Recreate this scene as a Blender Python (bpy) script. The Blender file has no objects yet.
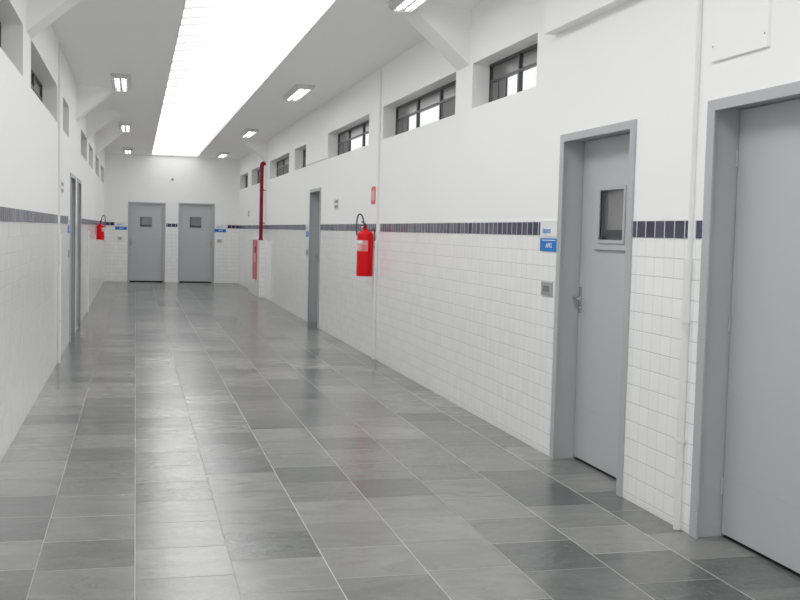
import bpy, bmesh, math, random
from mathutils import Vector, Matrix
random.seed(7)
PI = math.pi
SC = bpy.context.scene
COL = SC.collection

# ------------------------------------------------------------------ measures (metres)
XR, XL, YE, ZC, YB = 2.668, -0.784, 28.269, 3.31, -5.0
SZ0, SZ1 = 1.457, 1.550          # navy stripe
SKX0, SKX1 = 0.385, 1.55         # skylight opening
T = 0.30                         # wall thickness

# ------------------------------------------------------------------ node helpers
def new_mat(name):
    m = bpy.data.materials.new(name); m.use_nodes = True
    nt = m.node_tree
    b = nt.nodes['Principled BSDF']
    return m, nt, b
def nd(nt, typ, **kw):
    n = nt.nodes.new(typ)
    for k, v in kw.items():
        if k == 'inp':
            for kk, vv in v.items(): n.inputs[kk].default_value = vv
        else: setattr(n, k, v)
    return n
def math_(nt, op, a, b=None, c=None):
    n = nt.nodes.new('ShaderNodeMath'); n.operation = op
    for i, v in enumerate((a, b, c)):
        if v is None: continue
        if isinstance(v, (int, float)): n.inputs[i].default_value = v
        else: nt.links.new(v, n.inputs[i])
    return n.outputs[0]
def mixc(nt, f, a, b):
    n = nt.nodes.new('ShaderNodeMix'); n.data_type = 'RGBA'
    for i, v in ((0, f), (6, a), (7, b)):
        if isinstance(v, (int, float)): n.inputs[i].default_value = v
        elif isinstance(v, tuple): n.inputs[i].default_value = (*v, 1)
        else: nt.links.new(v, n.inputs[i])
    return n.outputs[2]
def simple(name, col, rough=0.5, metal=0.0, noise=0.0, nscale=6.0, bump=0.0, bscale=200.0, emit=0.0, coat=0.0, spec=0.5):
    m, nt, b = new_mat(name)
    b.inputs['Roughness'].default_value = rough
    b.inputs['Metallic'].default_value = metal
    b.inputs['Coat Weight'].default_value = coat
    b.inputs['Specular IOR Level'].default_value = spec
    tc = nd(nt, 'ShaderNodeNewGeometry')
    nz = nd(nt, 'ShaderNodeTexNoise', inp={'Scale': nscale, 'Detail': 4.0})
    nt.links.new(tc.outputs['Position'], nz.inputs['Vector'])
    a = tuple(max(0, c * (1 - noise)) for c in col); d = tuple(min(1, c * (1 + noise)) for c in col)
    c = mixc(nt, nz.outputs['Fac'], a, d)
    nt.links.new(c, b.inputs['Base Color'])
    if bump:
        n2 = nd(nt, 'ShaderNodeTexNoise', inp={'Scale': bscale, 'Detail': 2.0})
        nt.links.new(tc.outputs['Position'], n2.inputs['Vector'])
        bp = nd(nt, 'ShaderNodeBump', inp={'Strength': bump, 'Distance': 0.001})
        nt.links.new(n2.outputs['Fac'], bp.inputs['Height']); nt.links.new(bp.outputs[0], b.inputs['Normal'])
    if emit:
        b.inputs['Emission Color'].default_value = (*col, 1); b.inputs['Emission Strength'].default_value = emit
    return m

def tile_uv(nt):
    g = nd(nt, 'ShaderNodeNewGeometry')
    sp = nd(nt, 'ShaderNodeSeparateXYZ'); nt.links.new(g.outputs['Position'], sp.inputs[0])
    sn = nd(nt, 'ShaderNodeSeparateXYZ'); nt.links.new(g.outputs['True Normal'], sn.inputs[0])
    isx = math_(nt, 'GREATER_THAN', math_(nt, 'ABSOLUTE', sn.outputs[0]), 0.5)
    # u = y on side walls, x on end walls
    u = math_(nt, 'ADD', math_(nt, 'MULTIPLY', sp.outputs[1], isx),
              math_(nt, 'MULTIPLY', sp.outputs[0], math_(nt, 'SUBTRACT', 1.0, isx)))
    return g, u, sp.outputs[2]
def cell(nt, u, z, pu, pz, ou, oz):
    uu = math_(nt, 'DIVIDE', math_(nt, 'SUBTRACT', u, ou), pu)
    zz = math_(nt, 'DIVIDE', math_(nt, 'SUBTRACT', z, oz), pz)
    cu, cz = math_(nt, 'FLOOR', uu), math_(nt, 'FLOOR', zz)
    fu, fz = math_(nt, 'FRACT', uu), math_(nt, 'FRACT', zz)
    du = math_(nt, 'MULTIPLY', math_(nt, 'MINIMUM', fu, math_(nt, 'SUBTRACT', 1.0, fu)), pu)
    dz = math_(nt, 'MULTIPLY', math_(nt, 'MINIMUM', fz, math_(nt, 'SUBTRACT', 1.0, fz)), pz)
    return cu, cz, du, dz
def rnd2(nt, a, b):
    c = nd(nt, 'ShaderNodeCombineXYZ')
    nt.links.new(a, c.inputs[0]); nt.links.new(b, c.inputs[1])
    w = nd(nt, 'ShaderNodeTexWhiteNoise', noise_dimensions='3D')
    nt.links.new(c.outputs[0], w.inputs['Vector'])
    return w
def tilt_normal(nt, b, g, wn, amount, height=None, dist=0.001):
    v = nd(nt, 'ShaderNodeVectorMath', operation='SUBTRACT', inp={1: (.5, .5, .5)})
    nt.links.new(wn.outputs['Color'], v.inputs[0])
    s = nd(nt, 'ShaderNodeVectorMath', operation='SCALE', inp={'Scale': amount})
    nt.links.new(v.outputs[0], s.inputs[0])
    a = nd(nt, 'ShaderNodeVectorMath', operation='ADD')
    nt.links.new(g.outputs['Normal'], a.inputs[0]); nt.links.new(s.outputs[0], a.inputs[1])
    n = nd(nt, 'ShaderNodeVectorMath', operation='NORMALIZE'); nt.links.new(a.outputs[0], n.inputs[0])
    out = n.outputs[0]
    if height is not None:
        bp = nd(nt, 'ShaderNodeBump', inp={'Strength': 1.0, 'Distance': dist})
        nt.links.new(height, bp.inputs['Height']); nt.links.new(out, bp.inputs['Normal']); out = bp.outputs[0]
    nt.links.new(out, b.inputs['Normal'])

def white_tile_mat():
    m, nt, b = new_mat('white_glazed_tile')
    g, u, z = tile_uv(nt)
    cu, cz, du, dz = cell(nt, u, z, .1040, .1013, 5.279, SZ0)
    wn = rnd2(nt, cu, cz)
    base = mixc(nt, wn.outputs['Value'], (.91, .91, .905), (.95, .95, .945))
    gv = math_(nt, 'LESS_THAN', du, .0013); gh = math_(nt, 'LESS_THAN', dz, .0015)
    c1 = mixc(nt, math_(nt, 'MULTIPLY', gv, .7), base, (.50, .49, .47))
    c2 = mixc(nt, math_(nt, 'MULTIPLY', gh, .85), c1, (.36, .35, .34))
    # grime close to the floor
    low = nd(nt, 'ShaderNodeMapRange', inp={'From Min': .035, 'From Max': .0, 'To Min': 0.0, 'To Max': .55}); nt.links.new(z, low.inputs['Value'])
    nz = nd(nt, 'ShaderNodeTexNoise', inp={'Scale': 9.0, 'Detail': 4.0}); nt.links.new(g.outputs['Position'], nz.inputs['Vector'])
    c3 = mixc(nt, math_(nt, 'MULTIPLY', low.outputs[0], nz.outputs['Fac']), c2, (.50, .45, .38))
    nt.links.new(c3, b.inputs['Base Color'])
    gr = math_(nt, 'MAXIMUM', gv, gh)
    nt.links.new(math_(nt, 'MULTIPLY_ADD', gr, .5, .16), b.inputs['Roughness'])
    b.inputs['Specular IOR Level'].default_value = .45
    n2 = nd(nt, 'ShaderNodeTexNoise', inp={'Scale': 14.0, 'Detail': 1.0}); nt.links.new(g.outputs['Position'], n2.inputs['Vector'])
    e = nd(nt, 'ShaderNodeMapRange', inp={'From Min': .0, 'From Max': .005, 'To Min': 0.0, 'To Max': 1.0})
    nt.links.new(math_(nt, 'MINIMUM', du, dz), e.inputs['Value'])
    h = math_(nt, 'ADD', e.outputs[0], math_(nt, 'MULTIPLY', n2.outputs['Fac'], .8))
    tilt_normal(nt, b, g, wn, .022, h, .0008)
    return m
def navy_tile_mat():
    m, nt, b = new_mat('navy_glazed_tile')
    g, u, z = tile_uv(nt)
    cu, cz, du, dz = cell(nt, u, z, .1040, .2, 5.279, SZ0 - .05)
    wn = rnd2(nt, cu, cz)
    base = mixc(nt, math_(nt, 'POWER', wn.outputs['Value'], 1.6), (.005, .002, .032), (.034, .027, .085))
    gv = math_(nt, 'LESS_THAN', du, .0042)
    nt.links.new(mixc(nt, math_(nt, 'MULTIPLY', gv, .75), base, (.8, .8, .82)), b.inputs['Base Color'])
    nt.links.new(math_(nt, 'MULTIPLY_ADD', gv, .4, .2), b.inputs['Roughness'])
    tilt_normal(nt, b, g, wn, .17)
    return m
def slate_mat():
    m, nt, b = new_mat('polished_slate_floor')
    g = nd(nt, 'ShaderNodeNewGeometry')
    sp = nd(nt, 'ShaderNodeSeparateXYZ'); nt.links.new(g.outputs['Position'], sp.inputs[0])
    P = .4065
    uu = math_(nt, 'DIVIDE', math_(nt, 'SUBTRACT', sp.outputs[0], .01), P)
    cu, fu = math_(nt, 'FLOOR', uu), math_(nt, 'FRACT', uu)
    w1 = nd(nt, 'ShaderNodeTexWhiteNoise', noise_dimensions='1D'); nt.links.new(cu, w1.inputs['W'])
    vv = math_(nt, 'ADD', math_(nt, 'DIVIDE', sp.outputs[1], P * 1.03), math_(nt, 'MULTIPLY', w1.outputs['Value'], 1.0))
    cv, fv = math_(nt, 'FLOOR', vv), math_(nt, 'FRACT', vv)
    du = math_(nt, 'MULTIPLY', math_(nt, 'MINIMUM', fu, math_(nt, 'SUBTRACT', 1.0, fu)), P)
    dv = math_(nt, 'MULTIPLY', math_(nt, 'MINIMUM', fv, math_(nt, 'SUBTRACT', 1.0, fv)), P)
    wn = rnd2(nt, cu, cv)
    # offset per tile so the stone figure changes from slab to slab
    off = nd(nt, 'ShaderNodeVectorMath', operation='SCALE', inp={'Scale': 13.0}); nt.links.new(wn.outputs['Color'], off.inputs[0])
    ps = nd(nt, 'ShaderNodeVectorMath', operation='ADD'); nt.links.new(g.outputs['Position'], ps.inputs[0]); nt.links.new(off.outputs[0], ps.inputs[1])
    mp = nd(nt, 'ShaderNodeMapping', inp={'Scale': (2.0, 4.2, 1.0)}); nt.links.new(ps.outputs[0], mp.inputs['Vector'])
    n1 = nd(nt, 'ShaderNodeTexNoise', inp={'Scale': 1.7, 'Detail': 7.0, 'Roughness': .62, 'Distortion': .9}); nt.links.new(mp.outputs[0], n1.inputs['Vector'])
    n2 = nd(nt, 'ShaderNodeTexNoise', inp={'Scale': 38.0, 'Detail': 5.0, 'Roughness': .7}); nt.links.new(ps.outputs[0], n2.inputs['Vector'])
    dark = mixc(nt, wn.outputs['Value'], (.046, .051, .049), (.165, .168, .160))
    lite = mixc(nt, wn.outputs['Value'], (.080, .086, .083), (.240, .240, .228))
    cr = nd(nt, 'ShaderNodeMapRange', inp={'From Min': .3, 'From Max': .7}); nt.links.new(n1.outputs['Fac'], cr.inputs['Value'])
    c = mixc(nt, cr.outputs[0], dark, lite)
    c = mixc(nt, math_(nt, 'MULTIPLY', math_(nt, 'GREATER_THAN', n2.outputs['Fac'], .58), .06), c, (.42, .42, .40))
    # thin dark layers (cleft edges)
    cl = math_(nt, 'LESS_THAN', math_(nt, 'ABSOLUTE', math_(nt, 'SUBTRACT', n1.outputs['Fac'], .47)), .006)
    c = mixc(nt, math_(nt, 'MULTIPLY', cl, .30), c, (.06, .065, .065))
    gl = math_(nt, 'LESS_THAN', du, .0025); gc = math_(nt, 'LESS_THAN', dv, .0027)
    # cross joints are light on some slabs and dark on others
    w3 = rnd2(nt, cv, cu)
    cc = mixc(nt, math_(nt, 'GREATER_THAN', w3.outputs['Value'], .6), (.05, .05, .05), (.46, .45, .42))
    # long joints fade on some lines and get fainter towards the far end
    far = nd(nt, 'ShaderNodeMapRange', inp={'From Min': 5.5, 'From Max': 16.0, 'To Min': 1.0, 'To Max': .3}); nt.links.new(sp.outputs[1], far.inputs['Value'])
    ju = math_(nt, 'FLOOR', math_(nt, 'ADD', uu, .5))
    w4 = nd(nt, 'ShaderNodeTexWhiteNoise', noise_dimensions='1D'); nt.links.new(ju, w4.inputs['W'])
    c = mixc(nt, math_(nt, 'MULTIPLY', gc, .68), c, cc)
    c = mixc(nt, math_(nt, 'MULTIPLY', math_(nt, 'MULTIPLY', gl, far.outputs[0]), math_(nt, 'MULTIPLY', math_(nt, 'MULTIPLY_ADD', w4.outputs['Value'], .5, .4), math_(nt, 'MULTIPLY_ADD', w3.outputs['Value'], .4, .6))), c, (.58, .565, .52))
    nt.links.new(c, b.inputs['Base Color'])
    gg = math_(nt, 'MAXIMUM', gl, gc)
    r = math_(nt, 'MULTIPLY_ADD', n1.outputs['Fac'], .24, .10)
    r = math_(nt, 'ADD', r, math_(nt, 'MULTIPLY', gg, .3))
    nt.links.new(r, b.inputs['Roughness'])
    b.inputs['Specular IOR Level'].default_value = .5
    h = math_(nt, 'ADD', math_(nt, 'MULTIPLY', n1.outputs['Fac'], 1.0), math_(nt, 'MULTIPLY', n2.outputs['Fac'], .16))
    h = math_(nt, 'SUBTRACT', h, math_(nt, 'MULTIPLY', gg, .4))
    tilt_normal(nt, b, g, wn, .012, h, .0022)
    return m
def dusty_glass_mat():
    m, nt, b = new_mat('dusty_grey_glass')
    out = nt.nodes['Material Output']
    g = nd(nt, 'ShaderNodeNewGeometry')
    nz = nd(nt, 'ShaderNodeTexNoise', inp={'Scale': 3.0, 'Detail': 5.0, 'Roughness': .6}); nt.links.new(g.outputs['Position'], nz.inputs['Vector'])
    nt.links.new(mixc(nt, nz.outputs['Fac'], (.045, .045, .045), (.085, .085, .085)), b.inputs['Base Color'])
    b.inputs['Roughness'].default_value = .15
    tr = nd(nt, 'ShaderNodeBsdfTransparent', inp={'Color': (.8, .85, .85, 1)})
    mx = nd(nt, 'ShaderNodeMixShader', inp={0: .04})
    nt.links.new(b.outputs[0], mx.inputs[1]); nt.links.new(tr.outputs[0], mx.inputs[2]); nt.links.new(mx.outputs[0], out.inputs[0])
    return m
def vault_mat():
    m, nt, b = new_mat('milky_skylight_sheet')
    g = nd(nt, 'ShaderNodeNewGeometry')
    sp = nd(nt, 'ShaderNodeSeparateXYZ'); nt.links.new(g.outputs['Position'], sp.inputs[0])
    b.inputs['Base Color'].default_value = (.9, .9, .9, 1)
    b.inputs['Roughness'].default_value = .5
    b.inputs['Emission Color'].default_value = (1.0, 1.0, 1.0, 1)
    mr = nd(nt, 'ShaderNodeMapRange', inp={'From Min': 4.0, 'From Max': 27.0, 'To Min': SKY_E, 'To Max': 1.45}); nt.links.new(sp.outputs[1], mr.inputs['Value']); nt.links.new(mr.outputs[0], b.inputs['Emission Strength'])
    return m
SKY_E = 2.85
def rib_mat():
    m, nt, b = new_mat('glowing_skylight_rib')
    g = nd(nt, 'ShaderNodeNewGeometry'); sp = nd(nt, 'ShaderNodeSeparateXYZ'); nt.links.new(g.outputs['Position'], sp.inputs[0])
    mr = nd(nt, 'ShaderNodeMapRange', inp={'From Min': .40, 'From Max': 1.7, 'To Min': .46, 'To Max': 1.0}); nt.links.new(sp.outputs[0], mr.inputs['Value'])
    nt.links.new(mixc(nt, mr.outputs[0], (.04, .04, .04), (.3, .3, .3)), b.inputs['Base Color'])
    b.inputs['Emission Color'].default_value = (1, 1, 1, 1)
    nt.links.new(mr.outputs[0], b.inputs['Emission Strength'])  # ribs made to glow, more to the right, so they fade out
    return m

M = {}
M['paint'] = simple('white_wall_paint', (.935, .935, .93), .55, noise=.012, nscale=1.2, bump=.15, bscale=60)
M['ceil'] = simple('grey_white_ceiling_paint', (.965, .962, .95), .7, noise=.015, nscale=.8)
M['tile'] = white_tile_mat(); M['navy'] = navy_tile_mat(); M['slate'] = slate_mat()
M['door'] = simple('blue_grey_door_enamel', (.455, .472, .488), .36, noise=.025, nscale=2.0, bump=.08, bscale=90)
M['frame'] = simple('blue_grey_frame_enamel', (.40, .425, .435), .34, noise=.02, nscale=3.0)
M['bead'] = simple('pale_grey_bead_enamel', (.42, .44, .45), .4)
M['dark'] = simple('dark_window_steel', (.022, .023, .025), .45, noise=.2, nscale=30)
M['midsteel'] = simple('grey_window_steel', (.10, .10, .105), .5, noise=.15, nscale=30)
M['glass'] = dusty_glass_mat()
M['viewglass'] = simple('grey_viewing_glass', (.18, .18, .18), .12, noise=.25, nscale=3.0)
M['board'] = simple('grey_louvre_panel', (.10, .10, .10), .55, noise=.3, nscale=12)
M['chrome'] = simple('satin_chrome', (.55, .56, .57), .22, metal=1.0)
M['plate'] = simple('grey_metal_plate', (.36, .36, .355), .45, noise=.1, nscale=60)
M['palePlate'] = simple('pale_grey_plate', (.6, .6, .59), .45)
M['platedark'] = simple('dark_grey_plate_module', (.16, .16, .16), .5)
M['white'] = simple('white_plastic', (.82, .82, .82), .35)
M['pvc'] = simple('white_painted_conduit', (.80, .80, .79), .35, noise=.03, nscale=8)
M['blue'] = simple('blue_sign_film', (.002, .155, .58), .5, noise=.03, spec=.2)
M['bluetext'] = simple('blue_lettering', (.03, .26, .66), .4)
M['red'] = simple('red_extinguisher_enamel', (.76, .0004, .006), .38, noise=.04, nscale=10, spec=.18)
M['pipered'] = simple('deep_red_pipe_enamel', (.24, .001, .005), .42, noise=.06, nscale=10, spec=.2)
M['cabred'] = simple('faded_red_cabinet_enamel', (.60, .10, .12), .45, noise=.12, nscale=8)
M['signred'] = simple('red_sign_film', (.72, .045, .05), .4)
M['signpink'] = simple('faded_pink_sign_film', (.80, .33, .32), .4)
M['black'] = simple('black_rubber', (.012, .012, .012), .45)
M['sill'] = simple('pale_stone_threshold', (.34, .34, .325), .4, noise=.15, nscale=12)
M['void'] = simple('dark_door_gap', (.01, .01, .01), .9)
M['lampbody'] = simple('grey_white_lamp_enamel', (.62, .62, .62), .4)
M['lampref'] = simple('aluminium_lamp_reflector', (.45, .45, .45), .25, metal=.6)
M['tube'] = simple('lit_fluorescent_tube', (1.0, 1.0, 1.0), .4, emit=3.0)
M['vault'] = vault_mat()
M['rib'] = simple('pale_skylight_rib', (.5, .5, .5), .6)
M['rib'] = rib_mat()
M['caulk'] = simple('grey_shadow_joint', (.50, .50, .50), .7)

# ------------------------------------------------------------------ mesh helpers
def bx(bm, x0, x1, y0, y1, z0, z1, bev=0.0, mi=0):
    m = Matrix.Translation(((x0+x1)/2, (y0+y1)/2, (z0+z1)/2)) @ Matrix.Diagonal((abs(x1-x0), abs(y1-y0), abs(z1-z0), 1))
    r = bmesh.ops.create_cube(bm, size=1, matrix=m)
    vs = r['verts']; fs = list({f for v in vs for f in v.link_faces})
    for f in fs: f.material_index = mi
    if bev:
        es = list({e for v in vs for e in v.link_edges})
        bmesh.ops.bevel(bm, geom=es, offset=bev, segments=2, affect='EDGES', profile=.7)
def cyl(bm, p0, p1, r0, r1=None, seg=20, caps=True):
    p0, p1 = Vector(p0), Vector(p1); r1 = r0 if r1 is None else r1
    d = p1 - p0
    m = Matrix.Translation((p0+p1)/2) @ d.to_track_quat('Z', 'Y').to_matrix().to_4x4()
    bmesh.ops.create_cone(bm, cap_ends=caps, segments=seg, radius1=r0, radius2=r1, depth=d.length, matrix=m)
def lathe(bm, prof, seg=32, cx=0, cy=0):
    rings = []
    for r, z in prof:
        if r < 1e-6: rings.append([bm.verts.new((cx, cy, z))])
        else: rings.append([bm.verts.new((cx + r*math.cos(2*PI*i/seg), cy + r*math.sin(2*PI*i/seg), z)) for i in range(seg)])
    for a, b in zip(rings, rings[1:]):
        for i in range(seg):
            j = (i+1) % seg
            if len(a) == 1 and len(b) == 1: continue
            if len(a) == 1: bm.faces.new((a[0], b[j], b[i]))
            elif len(b) == 1: bm.faces.new((a[i], a[j], b[0]))
            else: bm.faces.new((a[i], a[j], b[j], b[i]))
def tube(bm, pts, r, seg=10, sub=6, smooth=True):
    pts = [Vector(p) for p in pts]
    if smooth and len(pts) > 2:
        P = [pts[0]] + pts + [pts[-1]]; out = []
        for k in range(1, len(P)-2):
            for s in range(sub):
                t = s/sub
                a, b, c, d = P[k-1], P[k], P[k+1], P[k+2]
                out.append(.5*((2*b)+(-a+c)*t+(2*a-5*b+4*c-d)*t*t+(-a+3*b-3*c+d)*t**3))
        out.append(pts[-1]); pts = out
    rings = []; up = None
    for i, q in enumerate(pts):
        d = (pts[min(i+1, len(pts)-1)] - pts[max(i-1, 0)]).normalized()
        if up is None:
            up = d.orthogonal().normalized()
        up = (up - d*up.dot(d)).normalized(); s = d.cross(up)
        rings.append([bm.verts.new(q + r*(up*math.cos(2*PI*k/seg) + s*math.sin(2*PI*k/seg))) for k in range(seg)])
    for a, b in zip(rings, rings[1:]):
        for i in range(seg):
            j = (i+1) % seg; bm.faces.new((a[i], a[j], b[j], b[i]))
    bm.faces.new(rings[0][::-1]); bm.faces.new(rings[-1])
def obj(name, bm, mats, parent=None, smooth=False, loc=(0, 0, 0), rz=0):
    bmesh.ops.recalc_face_normals(bm, faces=bm.faces)
    me = bpy.data.meshes.new(name); bm.to_mesh(me); bm.free()
    if not isinstance(mats, (list, tuple)): mats = [mats]
    for m in mats: me.materials.append(m)
    if smooth:
        for p in me.polygons: p.use_smooth = True
        try: me.set_sharp_from_angle(angle=math.radians(38))
        except Exception: pass
    o = bpy.data.objects.new(name, me); COL.objects.link(o)
    o.location = loc; o.rotation_euler = (0, 0, rz)
    if parent: o.parent = parent
    return o
def tag(o, label, cat, group=None, kind=None):
    o['label'] = label; o['category'] = cat
    if group: o['group'] = group
    if kind: o['kind'] = kind
    return o
def thing(name, label, cat, loc=(0, 0, 0), rz=0, group=None, kind=None):
    o = bpy.data.objects.new(name, None); COL.objects.link(o)
    o.empty_display_size = .1
    o.location = loc; o.rotation_euler = (0, 0, rz)
    return tag(o, label, cat, group, kind)
def N(): return bmesh.new()
def box(name, parent, mat, dims, bev=0.0, loc=(0, 0, 0)):
    b = N(); bx(b, *dims, bev=bev); return obj(name, b, mat, parent, loc=loc)
def copy_tree(o, parent=None):
    c = o.copy(); COL.objects.link(c); c.parent = parent
    for ch in list(o.children): copy_tree(ch, c)
    return c
# wall-local frames: local x along the wall, local y INTO the wall, z up
def on(wall, u, z=0.0, d=0.0):
    if wall == 'right': return (XR + d, u, z), -PI/2
    if wall == 'left': return (XL - d, u, z), PI/2
    return (u, YE + d, z), 0.0

# ------------------------------------------------------------------ walls with openings
def make_wall(name, wall, u0, u1, openings, label):
    f = {'right': lambda u, d, z: (XR+d, u, z), 'left': lambda u, d, z: (XL-d, u, z),
         'end': lambda u, d, z: (u, YE+d, z), 'rear': lambda u, d, z: (u, YB-d, z)}[wall]
    us = sorted({u0, u1, *[o[0] for o in openings], *[o[1] for o in openings]})
    zs = sorted({0.0, SZ0, SZ1, ZC, *[o[2] for o in openings], *[o[3] for o in openings]})
    bm = N(); cache = {}
    def v(u, d, z):
        k = (round(u, 5), d, round(z, 5))
        if k not in cache: cache[k] = bm.verts.new(f(u, d, z))
        return cache[k]
    def hole(i, j):
        if i < 0 or j < 0 or i >= len(us)-1 or j >= len(zs)-1: return None
        cu, cz = (us[i]+us[i+1])/2, (zs[j]+zs[j+1])/2
        return any(o[0] < cu < o[1] and o[2] < cz < o[3] for o in openings)
    for i in range(len(us)-1):
        for j in range(len(zs)-1):
            if hole(i, j): continue
            a, b, c, d = us[i], us[i+1], zs[j], zs[j+1]
            tile = d <= SZ0 + 1e-4
            fr = bm.faces.new((v(a, 0, c), v(b, 0, c), v(b, 0, d), v(a, 0, d))); fr.material_index = 1 if tile else 0
            bm.faces.new((v(a, T, c), v(b, T, c), v(b, T, d), v(a, T, d)))
            for (ii, jj, e) in ((i-1, j, ((a, c), (a, d))), (i+1, j, ((b, c), (b, d))), (i, j-1, ((a, c), (b, c))), (i, j+1, ((a, d), (b, d)))):
                if hole(ii, jj) is not False:
                    (p, q), (r, s) = e
                    bm.faces.new((v(p, 0, q), v(r, 0, s), v(r, T, s), v(p, T, q)))
    o = obj(name, bm, [M['paint'], M['tile']])
    tag(o, label, 'wall', kind='structure')
    return o

ZW0, ZW1 = 2.485, 2.852
# windows: (far/near edges along the wall)
WR = [(6.875, 8.31), (8.775, 11.53), (12.26, 15.01), (17.01, 18.25), (18.96, 21.77), (23.33, 25.29), (26.10, 28.15)]
WL = [(5.75, 7.945), (8.53, 11.32), (12.16, 13.23), (16.08, 18.02), (18.78, 20.51), (21.77, 23.80), (25.18, 27.50)]
ZD = 2.108
DR = [(3.28, 4.58, ZD+.012), (5.333, 6.385, ZD), (15.48, 16.50, ZD-.01)]
DL = [(13.50, 14.62, ZD-.02), (15.10, 16.10, ZD-.02)]
DE = [(-.20, .757, ZD-.02), (1.085, 2.03, ZD-.005)]
make_wall('wall_right', 'right', YB, YE, [(a, b, ZW0, ZW1) for a, b in WR] + [(a, b, 0, z) for a, b, z in DR],
          'long white right-hand corridor wall, painted above a navy tile stripe and white tiled below')
make_wall('wall_left', 'left', YB, YE, [(a, b, ZW0, ZW1) for a, b in WL] + [(a, b, 0, z) for a, b, z in DL],
          'long white left-hand corridor wall seen at a grazing angle')
make_wall('wall_end', 'end', XL-T, XR+T, [(a, b, 0, z) for a, b, z in DE],
          'far white end wall with the two closed grey doors')
make_wall('wall_rear', 'rear', XL-T, XR+T, [], 'plain white wall closing the corridor behind the viewer')

# floor (with thresholds reaching into the door recesses)
b = N(); bx(b, XL-T, XR+T, YB-T, YE+T, -.12, 0)
tag(obj('floor', b, M['slate']), 'polished grey slate tile floor with pale long joints', 'floor', kind='structure')
# ceiling slab split round the skylight opening
SK0, SK1 = YB+.4, 28.20
b = N()
bx(b, XL-T, SKX0, YB-T, YE+T, ZC, ZC+.14); bx(b, SKX1, XR+T, YB-T, YE+T, ZC, ZC+.14)
bx(b, SKX0, SKX1, YB-T, SK0, ZC, ZC+.14); bx(b, SKX0, SKX1, SK1, YE+T, ZC, ZC+.14)
tag(obj('ceiling', b, M['ceil']), 'flat light grey ceiling on both sides of the long skylight', 'ceiling', kind='structure')

# ------------------------------------------------------------------ skylight
sk = thing('skylight', 'long milky white barrel skylight running down the middle of the ceiling', 'skylight', ((SKX0+SKX1)/2, (SK0+SK1)/2, ZC))
hw, hl, rise = (SKX1-SKX0)/2, (SK1-SK0)/2, .05
def arc(k, n, h=0.0, sc=1.0):
    t = k/n
    return (hw*sc*(2*t-1), .07 + h + rise*4*t*(1-t))
b = N(); n = 20; rows = []
for k in range(n+1):
    x, z = arc(k, n)
    rows.append((b.verts.new((x, -hl, z)), b.verts.new((x, hl, z))))
for p, q in zip(rows, rows[1:]): b.faces.new((p[0], p[1], q[1], q[0]))
b.faces.new([r[0] for r in rows]); b.faces.new([r[1] for r in rows])
vs = obj('roof_sheet', b, M['vault'], sk, smooth=True)
b = N()
for s in (-1, 1):
    bx(b, s*hw - (0.0 if s > 0 else .012), s*hw + (.012 if s > 0 else 0), -hl, hl, .0, .075)
    bx(b, -hw, hw, s*hl - .006, s*hl + .006, .0, .072)
obj('curb', b, M['white'], sk)
ys = [8.9, 9.5, 9.95, 10.3, 10.9, 11.35, 11.8, 12.6, 13.3, 14.1, 14.9, 15.8, 17.0, 18.4, 21.6] + [-4, -2.5, -1, .6, 2.1, 3.4, 4.8]
for y in ys:
    b = N(); t = .022
    yy = y - (SK0+SK1)/2
    pr = [arc(k, 24, -.006, .99) for k in range(0, 25)]
    ring = []
    for x, z in pr:
        ring.append([b.verts.new((x, yy-t, z)), b.verts.new((x, yy+t, z)), b.verts.new((x, yy+t, z-.022)), b.verts.new((x, yy-t, z-.022))])
    for p, q in zip(ring, ring[1:]):
        for i in range(4): b.faces.new((p[i], p[(i+1) % 4], q[(i+1) % 4], q[i]))
    b.faces.new(ring[0]); b.faces.new(ring[-1])
    obj('rib', b, M['rib'], sk)

# ------------------------------------------------------------------ navy stripe (runs between openings and plates)
ntrim = [0]
def trim_name():
    ntrim[0] += 1; return 'trim_%d' % ntrim[0]
def stripe(wall, runs, label):
    b = N()
    for a, c in runs:
        if wall == 'right': bx(b, XR-.004, XR+.02, a, c, SZ0+.003, SZ1-.002)
        elif wall == 'left': bx(b, XL-.02, XL+.004, a, c, SZ0+.003, SZ1-.002)
        else: bx(b, a, c, YE-.004, YE+.02, SZ0+.003, SZ1-.002)
    tag(obj(trim_name(), b, M['navy']), label, 'tile stripe', kind='structure')
stripe('right', [(YB, 3.26), (4.60, 4.66), (4.735, 5.325), (6.70, 11.55), (11.70, 15.46), (16.90, YE)], 'navy blue tile stripe along the right wall')
stripe('left', [(YB, 11.38), (11.52, 13.1), (16.2, 18.15), (18.3, YE)], 'navy blue tile stripe along the left wall')
stripe('end', [(XL, -.53), (.775, 1.065), (2.36, XR)], 'short navy tile stripe pieces beside the far doors')

# white top edge of the wainscot over the stripe
b = N()
bx(b, XR-.006, XR+.02, YB, 3.26, SZ1, SZ1+.006); bx(b, XR-.006, XR+.02, 6.70, 15.46, SZ1, SZ1+.006); bx(b, XR-.006, XR+.02, 16.9, YE, SZ1, SZ1+.006)
tag(obj(trim_name(), b, M['white']), 'thin white edging above the navy stripe on the right wall', 'edging', kind='structure')

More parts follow.
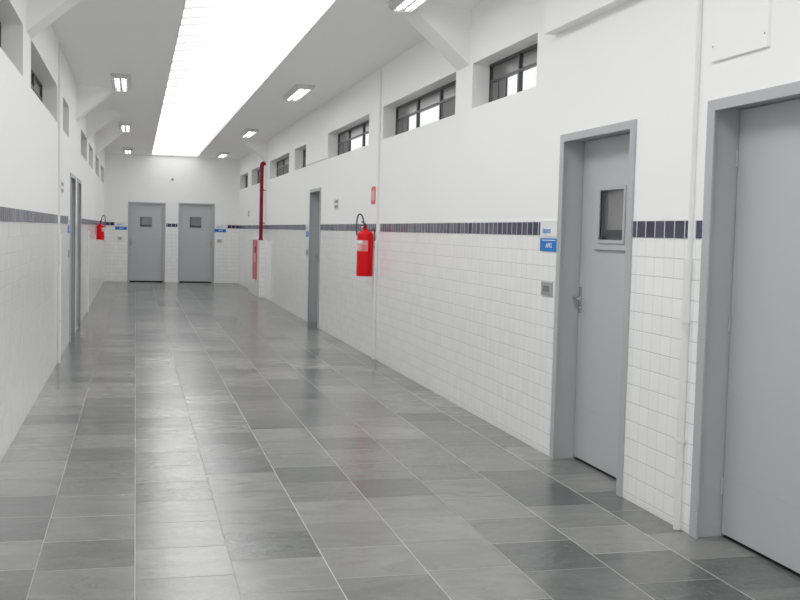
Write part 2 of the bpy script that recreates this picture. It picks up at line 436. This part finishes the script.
# haunches: sloping brackets between wall and ceiling
def haunch(side, y, label, w=.34, drop=.46, run=.52):
    b = N(); s = 1 if side == 'right' else -1; X = XR if s > 0 else XL
    pr = [(X + s*.05, ZC+.02), (X + s*.05, ZC-drop), (X, ZC-drop), (X - s*run, ZC), (X - s*run, ZC+.02)]
    r = [[b.verts.new((x, yy, z)) for x, z in pr] for yy in (y, y+w)]
    b.faces.new(r[0]); b.faces.new(r[1][::-1])
    for i in range(5): b.faces.new((r[0][i], r[0][(i+1) % 5], r[1][(i+1) % 5], r[1][i]))
    bmesh.ops.recalc_face_normals(b, faces=b.faces)
    tag(obj(trim_name(), b, M['paint']), label, 'haunch', kind='structure')
haunch('right', 8.40, 'white sloping haunch on the right wall between the two nearest high windows')
haunch('right', 22.1, 'small far sloping haunch on the right wall above the red pipe')
for y, l in ((8.20, 'nearest white sloping haunch on the left wall'), (14.7, 'second white sloping haunch on the left wall beyond the near ceiling lights'),
             (17.75, 'third white sloping haunch on the left wall'), (21.7, 'farthest white sloping haunch on the left wall')):
    haunch('left', y, l)
# projecting upper beam at the right wall, its underside showing as a grey strip
b = N(); bx(b, XR-.085, XR+.02, 4.95, 6.55, 2.775, ZC+.02)
tag(obj(trim_name(), b, M['paint']), 'shallow boxed beam high on the right wall above the near doors', 'beam', kind='structure')
b = N(); bx(b, XR-.006, XR+.02, 15.05, 16.98, 2.494, 2.506)
tag(obj(trim_name(), b, M['caulk']), 'thin grey joint between two high windows on the right wall', 'joint', kind='structure')
b = N(); bx(b, XL, XR, YE-.004, YE+.02, 2.745, 2.752)
tag(obj(trim_name(), b, M['ceil']), 'faint horizontal joint across the far end wall', 'joint', kind='structure')

# ------------------------------------------------------------------ windows
nw = [0]
def window(wall, a, c, mull, lows, label):
    """mull: positions (world u) of mullions; lows: list of (u0,u1,kind) for the lower row, kind 'open' or 'pane'"""
    nw[0] += 1
    u = (a+c)/2; loc, rz = on(wall, u, ZW0)
    w = thing('window_%d' % nw[0], label, 'window', loc, rz, kind='structure')
    W = c-a; H = ZW1-ZW0
    sx = -1 if wall == 'right' else 1      # world u -> local x
    L = lambda uu: (uu-u)*sx
    D0, D1 = .145, .175
    b = N(); t = .022
    bx(b, -W/2, -W/2+t, D0, D1, 0, H); bx(b, W/2-t, W/2, D0, D1, 0, H)
    bx(b, -W/2+t, W/2-t, D0, D1, H-t, H); bx(b, -W/2+t, W/2-t, D0, D1, 0, t)
    obj('window_frame', b, M['dark'], w)
    zt = .222
    b = N(); bx(b, -W/2+t, W/2-t, D0+.002, D1-.002, zt-.011, zt+.011)
    obj('transom', b, M['dark'], w)
    for mm in mull:
        b = N(); bx(b, L(mm)-.016, L(mm)+.016, D0-.004, D1, t, zt-.011); bx(b, L(mm)-.016, L(mm)+.016, D0-.004, D1, zt+.011, H-t)
        obj('mullion', b, M['dark'], w)
    b = N(); bx(b, -W/2+t, W/2-t, .158, .163, zt+.011, H-t)
    obj('pane', b, M['glass'], w)
    for p, q, k in lows:
        x0, x1 = sorted((L(p), L(q)))
        b = N()
        if k == 'pane':
            bx(b, x0, x1, .158, .163, t, zt-.011); bx(b, x0, x0+.02, .150, .17, t, zt-.011); bx(b, x1-.02, x1, .150, .17, t, zt-.011)
            bx(b, (x0+x1)/2-.008, (x0+x1)/2+.008, .150, .157, t, zt-.011)
            obj('louvre_panel', b, M['board'], w)
        else:   # open sash: only a thin clear edge strip at the bottom
            bx(b, x0, x1, .156, .166, t, t+.012)
            obj('sash_rail', b, M['midsteel'], w)
window('right', *WR[0], [7.62], [(8.28, 7.93, 'pane'), (7.93, 7.64, 'open'), (7.60, 6.9, 'open')], 'nearest high window on the right wall, with bright gaps under dark panes')
window('right', *WR[1], [10.60, 9.75], [(11.50, 11.02, 'pane'), (11.0, 10.62, 'open'), (10.58, 9.77, 'open'), (9.73, 8.8, 'pane')], 'second high window on the right wall, three panes wide, beyond the white haunch')
window('right', *WR[2], [14.20, 13.27], [(14.98, 14.3, 'pane'), (14.3, 14.22, 'open'), (14.18, 13.29, 'open'), (13.25, 12.3, 'open')], 'third high window on the right wall, above the red extinguisher sign')
window('right', *WR[3], [17.6], [(18.2, 17.62, 'pane'), (17.58, 17.03, 'pane')], 'narrow fourth high window on the right wall above the small grey door')
window('right', *WR[4], [20.8, 19.9], [(21.7, 20.82, 'pane'), (20.78, 19.92, 'pane'), (19.88, 19.0, 'pane')], 'fifth high window on the right wall, just before the red pipe')
window('right', *WR[5], [24.3], [(25.25, 24.32, 'pane'), (24.28, 23.36, 'pane')], 'high window on the right wall partly hidden by the red pipe')
window('right', *WR[6], [27.1], [(28.1, 27.12, 'pane'), (27.08, 26.13, 'pane')], 'farthest high window on the right wall next to the end wall')
LW = ['nearest high window on the left wall, cut by the photo edge', 'second high window on the left wall with a deep grey recess',
      'third, narrow high window on the left wall', 'fourth high window on the left wall', 'fifth high window on the left wall',
      'sixth high window on the left wall', 'farthest high window on the left wall by the end wall']
for (a, c), l in zip(WL, LW):
    k = 3 if c-a > 2.3 else 2
    ms = [a + (c-a)*(i+1)/k for i in range(k-1)]
    cuts = [a+.02] + ms + [c-.02]
    window('left', a, c, ms, [(p+.02, q-.02, 'pane') for p, q in zip(cuts, cuts[1:])], l)

# ------------------------------------------------------------------ doors
ndr = [0]
def door(wall, a, c, top, label, recess=.14, view=None, handle=None, seam=None, jamb=.06, shelf=True, gap=.018):
    """local x runs from -W/2 to W/2; view/handle are given as local x"""
    ndr[0] += 1
    u = (a+c)/2; loc, rz = on(wall, u, 0)
    d = thing('door_%d' % ndr[0], label, 'door', loc, rz, kind='structure')
    W = c-a; P = -.012                    # frame stands 12 mm proud of the wall
    b = N(); t = jamb
    for s in (-1, 1):
        x0, x1 = (s*W/2, s*(W/2-t)) if s < 0 else (W/2-t, W/2)
        bx(b, min(x0, x1), max(x0, x1), P, 0.0, 0, top, bev=.003)                        # architrave face
        xi = s*(W/2-.035)
        bx(b, min(xi, s*W/2), max(xi, s*W/2), 0.0, T-.02, 0, top)                        # jamb lining
        xs = s*(W/2-.035-.018)
        bx(b, min(xs, xi), max(xs, xi), recess+.042, recess+.075, 0, top-.035)           # stop
    bx(b, -W/2+t, W/2-t, P, 0.0, top-t*.8, top, bev=.003)
    bx(b, -W/2+.035, W/2-.035, 0.0, T-.02, top-.035, top)
    obj('door_frame', b, M['frame'], d)
    lx = W/2-.035-.008
    b = N()
    z0, z1 = gap, top-.035-.005
    if view:
        vx0, vx1, vz0, vz1 = view
        bx(b, -lx, vx0, recess, recess+.04, z0, z1); bx(b, vx1, lx, recess, recess+.04, z0, z1)
        bx(b, vx0, vx1, recess, recess+.04, z0, vz0); bx(b, vx0, vx1, recess, recess+.04, vz1, z1)
    else:
        bx(b, -lx, lx, recess, recess+.04, z0, z1, bev=.002)
    leaf = obj('door_leaf', b, M['door'], d)
    if seam:
        b = N(); bx(b, -lx+.01, lx-.01, recess-.0015, recess+.001, seam, seam+.0035)
        obj('kick_seam', b, M['bead'], leaf)
    if view:
        b = N(); t2 = .022
        for (p, q, r, s) in ((vx0-t2, vx0, vz0-t2, vz1+t2), (vx1, vx1+t2, vz0-t2, vz1+t2), (vx0, vx1, vz1, vz1+t2), (vx0, vx1, vz0-t2, vz0)):
            bx(b, p, q, recess-.008, recess+.03, r, s, bev=.002)
        vf = obj('viewing_window', b, M['bead'], leaf)
        b = N(); bx(b, vx0, vx1, recess+.026, recess+.030, vz0, vz1); obj('pane', b, M['viewglass'], vf) if False else None
        pn = obj('glass_pane', (lambda q: (bx(q, vx0, vx1, recess+.026, recess+.030, vz0, vz1), q)[1])(N()), M['viewglass'], leaf)
        b = N(); hgt = vz1-vz0
        bx(b, vx0+.01, vx1-.005, recess+.012, recess+.025, vz0+hgt*.05, vz0+hgt*.20)
        bar = obj('dark_slide_bar', b, M['dark'], leaf)
        b = N(); bx(b, vx0, vx0+.012, recess+.010, recess+.026, vz0, vz1); bx(b, vx0+.012, vx0+.05, recess+.024, recess+.026, vz0, vz1)
        obj('reveal_shade', b, M['midsteel'], leaf)  # dark strip stands in for shade on the left reveal
        if shelf:
            b = N(); bx(b, vx0-.05, vx1+.05, recess-.010, recess, vz0-.068, vz0-.060)
            obj('hatch_shelf', b, M['platedark'], leaf)
    if handle is not None:
        hx, hz, dirn = handle
        b = N()
        bx(b, hx-.02, hx+.02, recess-.006, recess, hz-.10, hz+.07, bev=.003)
        cyl(b, (hx, recess, hz), (hx, recess-.055, hz), .010)
        tube(b, [(hx, recess-.05, hz), (hx+dirn*.03, recess-.056, hz), (hx+dirn*.08, recess-.056, hz-.002), (hx+dirn*.115, recess-.048, hz-.004)], .009, seg=10)
        cyl(b, (hx, recess-.006, hz-.065), (hx, recess-.012, hz-.065), .009)
        obj('handle', b, M['plate'] if wall == 'end' else M['chrome'], leaf, smooth=True)
    hs = -1 if handle is None or handle[0] < 0 else -1
    hs = 1 if handle is not None and handle[0] < 0 else -1
    for hz in (.25, 1.05, 1.85):
        b = N(); cyl(b, (hs*(lx+.002), recess-.006, hz-.04), (hs*(lx+.002), recess-.006, hz+.04), .007, seg=10)
        obj('hinge', b, M['frame'], d, smooth=True)
    b = N(); bx(b, -W/2+.035, W/2-.035, recess+.005, T-.02, 0, .0025)
    obj('leaf_gap_shade', b, M['void'], d)  # black sheet stands for the shade in the gap under the leaf
    # closing board behind the leaf so no light leaks round it
    b = N(); bx(b, -W/2, W/2, T-.02, T, 0, top)
    obj('back_board', b, M['void'], d)
    return d
# near right door: centre u = 5.859; local x = centre - y
c0 = (5.333+6.385)/2
door('right', *DR[0], 'large blue-grey door filling the right edge of the photo', seam=.30, jamb=.066)
door('right', *DR[1], 'open-recess blue-grey door with a small viewing window and lever handle, right wall', view=(c0-6.065, c0-5.735, 1.440, 1.745), handle=(c0-6.318, 1.06, 1), seam=.36)
door('right', *DR[2], 'narrow-looking far blue-grey door in the middle of the right wall', handle=(-.42, 1.05, 1))
door('left', *DL[0], 'nearer blue-grey door of the pair on the left wall', handle=(.46, 1.05, -1))
door('left', *DL[1], 'farther blue-grey door of the pair on the left wall', handle=(.40, 1.05, -1))
door('end', *DE[0], 'left closed grey door of the two on the far end wall', recess=.05, view=(-.17, .13, 1.445, 1.705), handle=(-.40, 1.05, 1), jamb=.05, shelf=False, gap=.035)
door('end', *DE[1], 'right closed grey door of the two on the far end wall', recess=.05, view=(-.175, .125, 1.455, 1.735), handle=(.395, 1.05, -1), jamb=.05, shelf=False, gap=.035)

# ------------------------------------------------------------------ vertical conduits
def conduit(wall, u, z1, label, w=.05):
    loc, rz = on(wall, u, 0)
    t = thing('conduit', label, 'conduit', loc, rz, group=None)
    b = N()
    cyl(b, (0, -.017, 0.002), (0, -.017, SZ0-.12), .019, seg=16)
    if z1 > SZ0+.1: cyl(b, (0, -.010, SZ0-.12), (0, -.010, z1), .013, seg=16)
    cyl(b, (0, -.0175, SZ0-.16), (0, -.0175, SZ0-.10), .0225, seg=16)
    obj('pipe', b, M['pvc'], t, smooth=True)
    for z in (.45, 1.05):
        b = N(); bx(b, -.030, .030, -.004, .001, z-.008, z+.008); bx(b, -.021, .021, -.040, -.034, z-.008, z+.008); bx(b, -.023, -.019, -.040, .001, z-.008, z+.008); bx(b, .019, .023, -.040, .001, z-.008, z+.008)
        obj('clip', b, M['pvc'], t)
conduit('right', 4.69, ZC, 'white vertical conduit between the two nearest grey doors')
conduit('right', 11.64, ZC, 'white vertical conduit beside the large red extinguisher')
conduit('left', 11.45, ZC, 'white vertical conduit on the left wall before the pair of doors')
conduit('left', 18.22, SZ0, 'white vertical conduit on the left wall beyond the pair of doors')

# ------------------------------------------------------------------ plates, signs, switches
def text_obj(txt, size, mat, parent, loc, rot=(PI/2, 0, 0), name='lettering', shear=0.0, sx=1.0):
    cu = bpy.data.curves.new(name, 'FONT'); cu.body = txt; cu.size = size; cu.extrude = .0006
    cu.align_x = 'CENTER'; cu.align_y = 'CENTER'; cu.shear = shear; cu.offset = size*.012
    tmp = bpy.data.objects.new('tmp', cu); COL.objects.link(tmp)
    bpy.context.view_layer.update()
    me = bpy.data.meshes.new_from_object(tmp.evaluated_get(bpy.context.evaluated_depsgraph_get()))
    bpy.data.objects.remove(tmp); me.materials.clear(); me.materials.append(mat)
    o = bpy.data.objects.new(name, me); COL.objects.link(o); o.parent = parent
    o.location = loc; o.rotation_euler = rot; o.scale = (sx, 1, 1)
    return o
def white_plaque(wall, u, label, z=1.505, w=.285, h=.105):
    loc, rz = on(wall, u, z)
    t = thing('door_plaque', label, 'plaque', loc, rz, group='white plaques above the blue door signs')
    box('plate', t, M['white'], (-w/2, w/2, -.008, .003, -h/2, h/2), bev=.002)
    text_obj('lapes', .058, M['bluetext'], t, (-.03, -.009, -.012), shear=.15, sx=1.25)
def blue_sign(wall, u, label, z=1.397, w=.30, h=.088):
    loc, rz = on(wall, u, z)
    t = thing('door_sign', label, 'sign', loc, rz, group='blue door signs')
    box('plate', t, M['blue'], (-w/2, w/2, -.007, .003, -h/2, h/2), bev=.002)
    text_obj('APG', .042, M['white'], t, (0.01, -.008, -.006), sx=1.3)
    b = N(); bx(b, -.11, .12, -.0078, -.0068, h/2-.016, h/2-.011)
    obj('fine_print', b, M['white'], t)
def metal_switch(wall, u, label, z=1.105, w=.19, h=.092):
    loc, rz = on(wall, u, z)
    t = thing('switch_plate', label, 'switch', loc, rz, group='grey switch plates beside doors')
    box('cover', t, M['palePlate'] if wall == 'end' else M['plate'], (-w/2, w/2, -.010, .003, -h/2, h/2), bev=.003)
    b = N()
    bx(b, -w*.30, w*.30, -.013, -.009, -h*.22, h*.22, bev=.002)
    obj('rocker', b, M['plate'] if wall == 'end' else M['platedark'], t)
    for s in (-1, 1):
        b = N(); bx(b, -w*.42, w*.42, -.0112, -.0098, s*h*.36-.002, s*h*.36+.002)
        obj('ridge', b, M['platedark'], t)
white_plaque('right', 6.545, 'white plaque with blue lettering beside the near door with the viewing window')
blue_sign('right', 6.540, 'blue door sign beside the near door with the viewing window')
metal_switch('right', 6.545, 'grey metal switch plate left of the near door with the viewing window')
white_plaque('right', 16.68, 'white plaque beside the small far door on the right wall')
blue_sign('right', 16.68, 'blue sign beside the small far door on the right wall')
metal_switch('right', 16.68, 'grey switch plate beside the small far door on the right wall')
white_plaque('end', -.375, 'white plaque left of the left end-wall door')
blue_sign('end', -.372, 'blue sign left of the left end-wall door')
metal_switch('end', -.40, 'grey switch plate left of the left end-wall door', z=1.13, w=.11)
white_plaque('end', 2.20, 'white plaque right of the right end-wall door')
blue_sign('end', 2.18, 'blue sign right of the right end-wall door')
metal_switch('end', 2.16, 'grey switch plate right of the right end-wall door', z=1.12, w=.14)
white_plaque('left', 13.27, 'white plaque seen edge-on before the left wall doors')
blue_sign('left', 13.27, 'blue sign seen edge-on before the left wall doors')
metal_switch('left', 13.27, 'grey switch plate seen edge-on before the left wall doors')

def module_plate(wall, u, z, label):
    loc, rz = on(wall, u, z)
    t = thing('module_plate', label, 'wall plate', loc, rz)
    box('cover', t, M['white'], (-.15, .15, -.010, .003, -.075, .075), bev=.003)
    for zz in (.034, -.034):
        b = N(); bx(b, -.12, .12, -.016, -.009, zz-.020, zz+.020, bev=.002)
        m = obj('module', b, M['plate'], t)
        b = N(); bx(b, -.02 if zz > 0 else -.04, .10, -.019, -.015, zz-.010, zz+.012)
        obj('socket', b, M['platedark'], m)
module_plate('right', 14.2, 1.825, 'white wall plate with two grey modules between the far door and the extinguisher')
module_plate('left', 11.92, 1.85, 'small plate seen edge-on high on the left wall before the doors')
module_plate('right', 25.7, 1.83, 'tiny far wall plate on the right wall beyond the red pipe')

# extinguisher sign
loc, rz = on('right', 11.92, 1.878)
t = thing('extinguisher_sign', 'small rounded red extinguisher sign on the white wall above the extinguisher', 'sign', loc, rz)
b = N()
def rrect(b, w, h, r, y0, y1, n=6):
    pts = []
    for cx, cz, a0 in ((w/2-r, h/2-r, 0), (-w/2+r, h/2-r, 90), (-w/2+r, -h/2+r, 180), (w/2-r, -h/2+r, 270)):
        for i in range(n+1):
            a = math.radians(a0+90*i/n); pts.append((cx+r*math.cos(a), cz+r*math.sin(a)))
    A = [b.verts.new((x, y0, z)) for x, z in pts]; B = [b.verts.new((x, y1, z)) for x, z in pts]
    b.faces.new(A); b.faces.new(B[::-1])
    for i in range(len(pts)): b.faces.new((A[i], A[(i+1) % len(pts)], B[(i+1) % len(pts)], B[i]))
rrect(b, .215, .205, .045, -.006, .003); obj('plate', b, M['signred'], t)
b = N(); bx(b, -.08, .075, -.0075, -.0055, -.060, .055); obj('faded_panel', b, M['signpink'], t)

# round sensor on the end wall
loc, rz = on('end', .92, 2.70)
t = thing('round_sensor', 'tiny round grey sensor high on the end wall between the doors', 'sensor', loc, rz)
b = N(); cyl(b, (0, .003, 0), (0, -.025, 0), .035, .028, seg=20); obj('housing', b, M['plate'], t, smooth=True)
b = N(); cyl(b, (0, -.025, 0), (0, -.034, 0), .014, .010, seg=16); obj('lens', b, M['platedark'], t, smooth=True)

# access panel high right
loc, rz = on('right', 4.335, 2.30)
t = thing('access_panel', 'flat white access panel screwed high on the wall above the nearest door', 'panel', loc, rz)
box('cover', t, M['paint'], (-.23, .235, -.016, .003, 0, .62), bev=.002)
for x, z in ((-.21, .07), (.215, .06), (-.21, .55), (.215, .55)):
    b = N(); cyl(b, (x, -.016, z), (x, -.019, z), .005, seg=10); obj('screw', b, M['plate'], t)

# ------------------------------------------------------------------ hydrant box, hose door, red pipe
b = N(); bx(b, 2.54, XR+.02, 22.25, 24.40, 0, 1.225, bev=.004)
tag(obj('trim_12', b, M['tile']) if False else obj(trim_name(), b, M['tile']), 'low white tiled casing projecting from the right wall under the red pipe', 'casing', kind='structure')
t = thing('hose_cabinet', 'faded red fire hose cabinet door seen edge-on in the low tiled casing', 'hose cabinet', (2.54, 23.03, .38), -PI/2)
box('cabinet_door', t, M['cabred'], (-.34, .34, -.016, 0, 0, .83), bev=.004)
b = N()
for s in (-1, 1): bx(b, s*.35-.014, s*.35+.014, -.020, 0, -.01, .84)
bx(b, -.34, .34, -.020, 0, -.012, .004); bx(b, -.34, .34, -.020, 0, .826, .842)
obj('cabinet_frame', b, M['cabred'], t)
b = N(); cyl(b, (.18, -.016, .66), (.18, -.034, .66), .035, seg=16); bx(b, .16, .20, -.03, -.016, .56, .64); obj('latch', b, M['black'], t)
b = N(); bx(b, -.2, .2, -.0175, -.0155, .36, .55); obj('window_strip', b, M['signpink'], t)

t = thing('fire_riser', 'tall red vertical fire pipe on the right wall standing above the tiled casing', 'pipe', (2.585, 22.45, 1.223))
b = N(); cyl(b, (0, 0, 0), (0, 0, 1.56), .040, seg=20); obj('pipe', b, M['pipered'], t, smooth=True)
b = N(); tube(b, [(0, 0, 1.54), (0, 0, 1.585), (.012, 0, 1.615), (.045, 0, 1.63), (.09, 0, 1.63)], .045, seg=16, sub=5); obj('elbow', b, M['pipered'], t, smooth=True)
b = N(); cyl(b, (0, 0, 0), (0, 0, .03), .050, seg=20); obj('flange', b, M['pipered'], t, smooth=True)
for z in (.35, 1.05):
    b = N(); cyl(b, (0, 0, z), (0, 0, z+.03), .043, seg=20); bx(b, 0, .086, -.010, .010, z+.005, z+.025); obj('clamp', b, M['pipered'], t)

# ------------------------------------------------------------------ fire extinguishers (local -y faces the corridor)
def extinguisher(loc, rz, label, R, H, gap, flip=1):
    t = thing('fire_extinguisher', label, 'extinguisher', loc, rz, group='red wall-hung fire extinguishers')
    b = N(); sh = R*.62
    prof = [(0, .004), (R*.90, .004), (R*.97, 0.0), (R, .012), (R, H-sh)]
    for i in range(1, 8):
        a = i/8*PI/2; prof.append((R*.30 + R*.70*math.cos(a), H-sh+sh*math.sin(a)))
    prof += [(R*.30, H), (R*.30, H+.02), (0, H+.02)]
    lathe(b, prof, 36); body = obj('cylinder_body', b, M['red'], t, smooth=True)
    # label wrapped round the front
    def wrap(a0, a1, z0, z1, r, mat, name, parent):
        b = N(); n = 14; rows = []
        for i in range(n+1):
            a = math.radians(a0+(a1-a0)*i/n); x, y = r*math.sin(a), -r*math.cos(a)
            rows.append((b.verts.new((x, y, z0)), b.verts.new((x, y, z1))))
        for p, q in zip(rows, rows[1:]): b.faces.new((p[0], q[0], q[1], p[1]))
        return obj(name, b, mat, parent, smooth=True)
    a0, a1, ah = (-15, 98, 60) if flip > 0 else (-70, 12, -20)
    lb = wrap(a0, a1, H*.55, H*.78, R+.0012, M['signpink'], 'label', t)
    wrap(a0+3, ah, H*.715, H*.785, R+.0026, M['white'], 'label_header', lb)
    for k in range(5):
        z = H*(.565+.027*k); d = (a1-a0)
        wrap(a0+.05*d*(1+k % 2), a0+d*(.50-.05*(k % 3)), z, z+H*.012, R+.0026, M['white'], 'print_line', lb)
        wrap(a0+d*.62, a0+d*(.95-.05*(k % 2)), z, z+H*.012, R+.0026, M['signred'], 'print_line', lb)
    # valve and handles
    b = N(); cyl(b, (0, 0, H+.015), (0, 0, H+.065), R*.20, R*.17, seg=18); cyl(b, (0, 0, H+.035), (0, -R*.45, H+.035), .010, seg=12)
    obj('valve', b, M['pipered'], t, smooth=True)
    b = N()
    tube(b, [(0, .01, H+.062), (flip*-.03, -.01, H+.085), (flip*-.075, -.03, H+.10)], .008, seg=8)
    tube(b, [(0, .01, H+.050), (flip*-.03, -.01, H+.055), (flip*-.070, -.03, H+.060)], .008, seg=8)
    obj('lever', b, M['black'], t, smooth=True)
    b = N(); cyl(b, (0, -R*.3, H+.036), (0, -R*.3-.018, H+.036), .017, seg=18); obj('gauge', b, M['chrome'], t, smooth=True)
    b = N()
    tube(b, [(-.005, -.01, H+.045), (-.01, -.020, H+.10), (-.02, -.038, H+.165), (-.03, -.066, H+.185), (-.035, -.088, H+.15), (-.035, -.095, H+.08), (-.035, -.094, H+.0), (-.03, -.091, H-.06)], .0085, seg=10)
    obj('hose', b, M['black'], t, smooth=True)
    b = N(); bx(b, -.022, .022, R*.2, R+gap, H-.012+.01, H+.010); bx(b, -.022, .022, R+gap-.006, R+gap+.003, H-.20, H+.03)
    obj('wall_bracket', b, M['pipered'], t)
    return t
extinguisher((XR-.10-.012, 11.81, .945), -PI/2, 'large red fire extinguisher with black hose hanging on the right wall', .094, .525, .018)
extinguisher((XL+.085+.012, 21.9, 1.165), PI/2, 'smaller far red fire extinguisher hanging on the left wall near the end wall', .078, .305, .019, flip=-1)

# ------------------------------------------------------------------ ceiling lights
def make_lamp(label, loc):
    t = thing('ceiling_light', label, 'ceiling light', loc, 0, group='twin tube ceiling lights beside the skylight')
    L, W, D = 1.28, .24, .058
    b = N()
    # trapezoid housing, open underneath
    pr = [(-W/2, 0), (-W/2, -.02), (-W*.34, -D), (-W*.31, -D), (-W*.36, -.024), (-W*.28, -.012), (W*.28, -.012), (W*.36, -.024), (W*.31, -D), (W*.34, -D), (W/2, -.02), (W/2, 0)]
    r = [[b.verts.new((x, y, z)) for x, z in pr] for y in (-L/2, L/2)]
    for i in range(len(pr)): j = (i+1) % len(pr); b.faces.new((r[0][i], r[0][j], r[1][j], r[1][i]))
    obj('housing', b, M['lampbody'], t)
    for s in (-1, 1):
        b = N(); y0 = s*L/2
        q = [(-W/2, 0), (-W/2, -.02), (-W*.34, -D), (W*.34, -D), (W/2, -.02), (W/2, 0)]
        rr = [[b.verts.new((x, y, z)) for x, z in q] for y in (y0, y0+s*.012)]
        b.faces.new(rr[0]); b.faces.new(rr[1][::-1])
        for i in range(6): b.faces.new((rr[0][i], rr[0][(i+1) % 6], rr[1][(i+1) % 6], rr[1][i]))
        obj('end_cap', b, M['lampbody'], t)
    for s in (-1, 1):
        b = N(); cyl(b, (s*.038, -L/2+.03, -.040), (s*.038, L/2-.03, -.040), .0145, seg=14); obj('tube', b, M['tube'], t, smooth=True)
    b = N(); bx(b, -.010, .010, -L/2+.02, L/2-.02, -.056, -.026); obj('centre_fin', b, M['lampref'], t)
    for k in range(3):
        y = (k-1)*L/3.2
        b = N(); bx(b, -W*.31, W*.31, y-.003, y+.003, -D+.001, -.049); obj('louvre', b, M['lampref'], t)
    return t
names = ['nearest', 'second', 'third', 'farthest']
proto = None
for i, y in enumerate((7.8, 14.1, 20.35, 26.7)):
    for X, side in ((2.09, 'right'), (-.20, 'left')):
        if i == 0 and side == 'left': continue
        nm = ('nearest' if side == 'left' and i == 1 else names[i] if side == 'right' else ['', '', 'middle', 'farthest'][i])
        lab = '%s twin tube ceiling light on the %s side of the skylight' % (nm, side)
        if i == 0: lab = 'nearest twin tube ceiling light, cut by the top edge, right of the skylight'
        if proto is None: proto = make_lamp(lab, (X, y, ZC))
        else:
            o = copy_tree(proto); o.location = (X, y, ZC); o['label'] = lab

# ------------------------------------------------------------------ lights
def area(name, loc, rot, sx, sy, power, col=(1, 1, 1), spread=180):
    l = bpy.data.lights.new(name, 'AREA'); l.shape = 'RECTANGLE'; l.size = sx; l.size_y = sy; l.energy = power; l.color = col
    l.spread = math.radians(spread)
    o = bpy.data.objects.new(name, l); COL.objects.link(o); o.location = loc; o.rotation_euler = rot
    return o
area('fill_from_behind', ((XL+XR)/2, YB+.15, 1.0), (PI/2+.8, 0, 0), 3.0, 1.6, 22)  # unseen fill lamp added behind the camera to brighten the near end

w = bpy.data.worlds.new('World'); SC.world = w; w.use_nodes = True
bg = w.node_tree.nodes['Background']; bg.inputs[0].default_value = (1.0, 1.0, 1.0, 1); bg.inputs[1].default_value = .88

# ------------------------------------------------------------------ camera (solved from the photograph)
F, yaw, pitch, roll = 1049.73, math.radians(14.1935), math.radians(3.6469), math.radians(1.4482)
fw = Vector((math.sin(yaw)*math.cos(pitch), math.cos(yaw)*math.cos(pitch), -math.sin(pitch)))
rt = Vector((math.cos(yaw), -math.sin(yaw), 0)); up = rt.cross(fw)
r2 = rt*math.cos(roll) + up*math.sin(roll); u2 = -rt*math.sin(roll) + up*math.cos(roll)
cd = bpy.data.cameras.new('camera'); cam = bpy.data.objects.new('camera', cd); COL.objects.link(cam)
cd.sensor_width = 36; cd.lens = F/800*36; cd.clip_start = .05; cd.clip_end = 200
mw = Matrix((( r2.x, u2.x, -fw.x, 0), (r2.y, u2.y, -fw.y, 0), (r2.z, u2.z, -fw.z, 1.45), (0, 0, 0, 1)))
cam.matrix_world = mw
SC.camera = cam
SC.view_settings.view_transform = 'Standard'
SC.view_settings.look = 'None'
SC.view_settings.exposure = 0.17
SC.view_settings.gamma = 1.2
SC.cycles.max_bounces = 16; SC.cycles.diffuse_bounces = 12; SC.cycles.glossy_bounces = 5
SC.cycles.transparent_max_bounces = 8
SC.cycles.sample_clamp_indirect = 6.0
SC.cycles.use_denoising = True
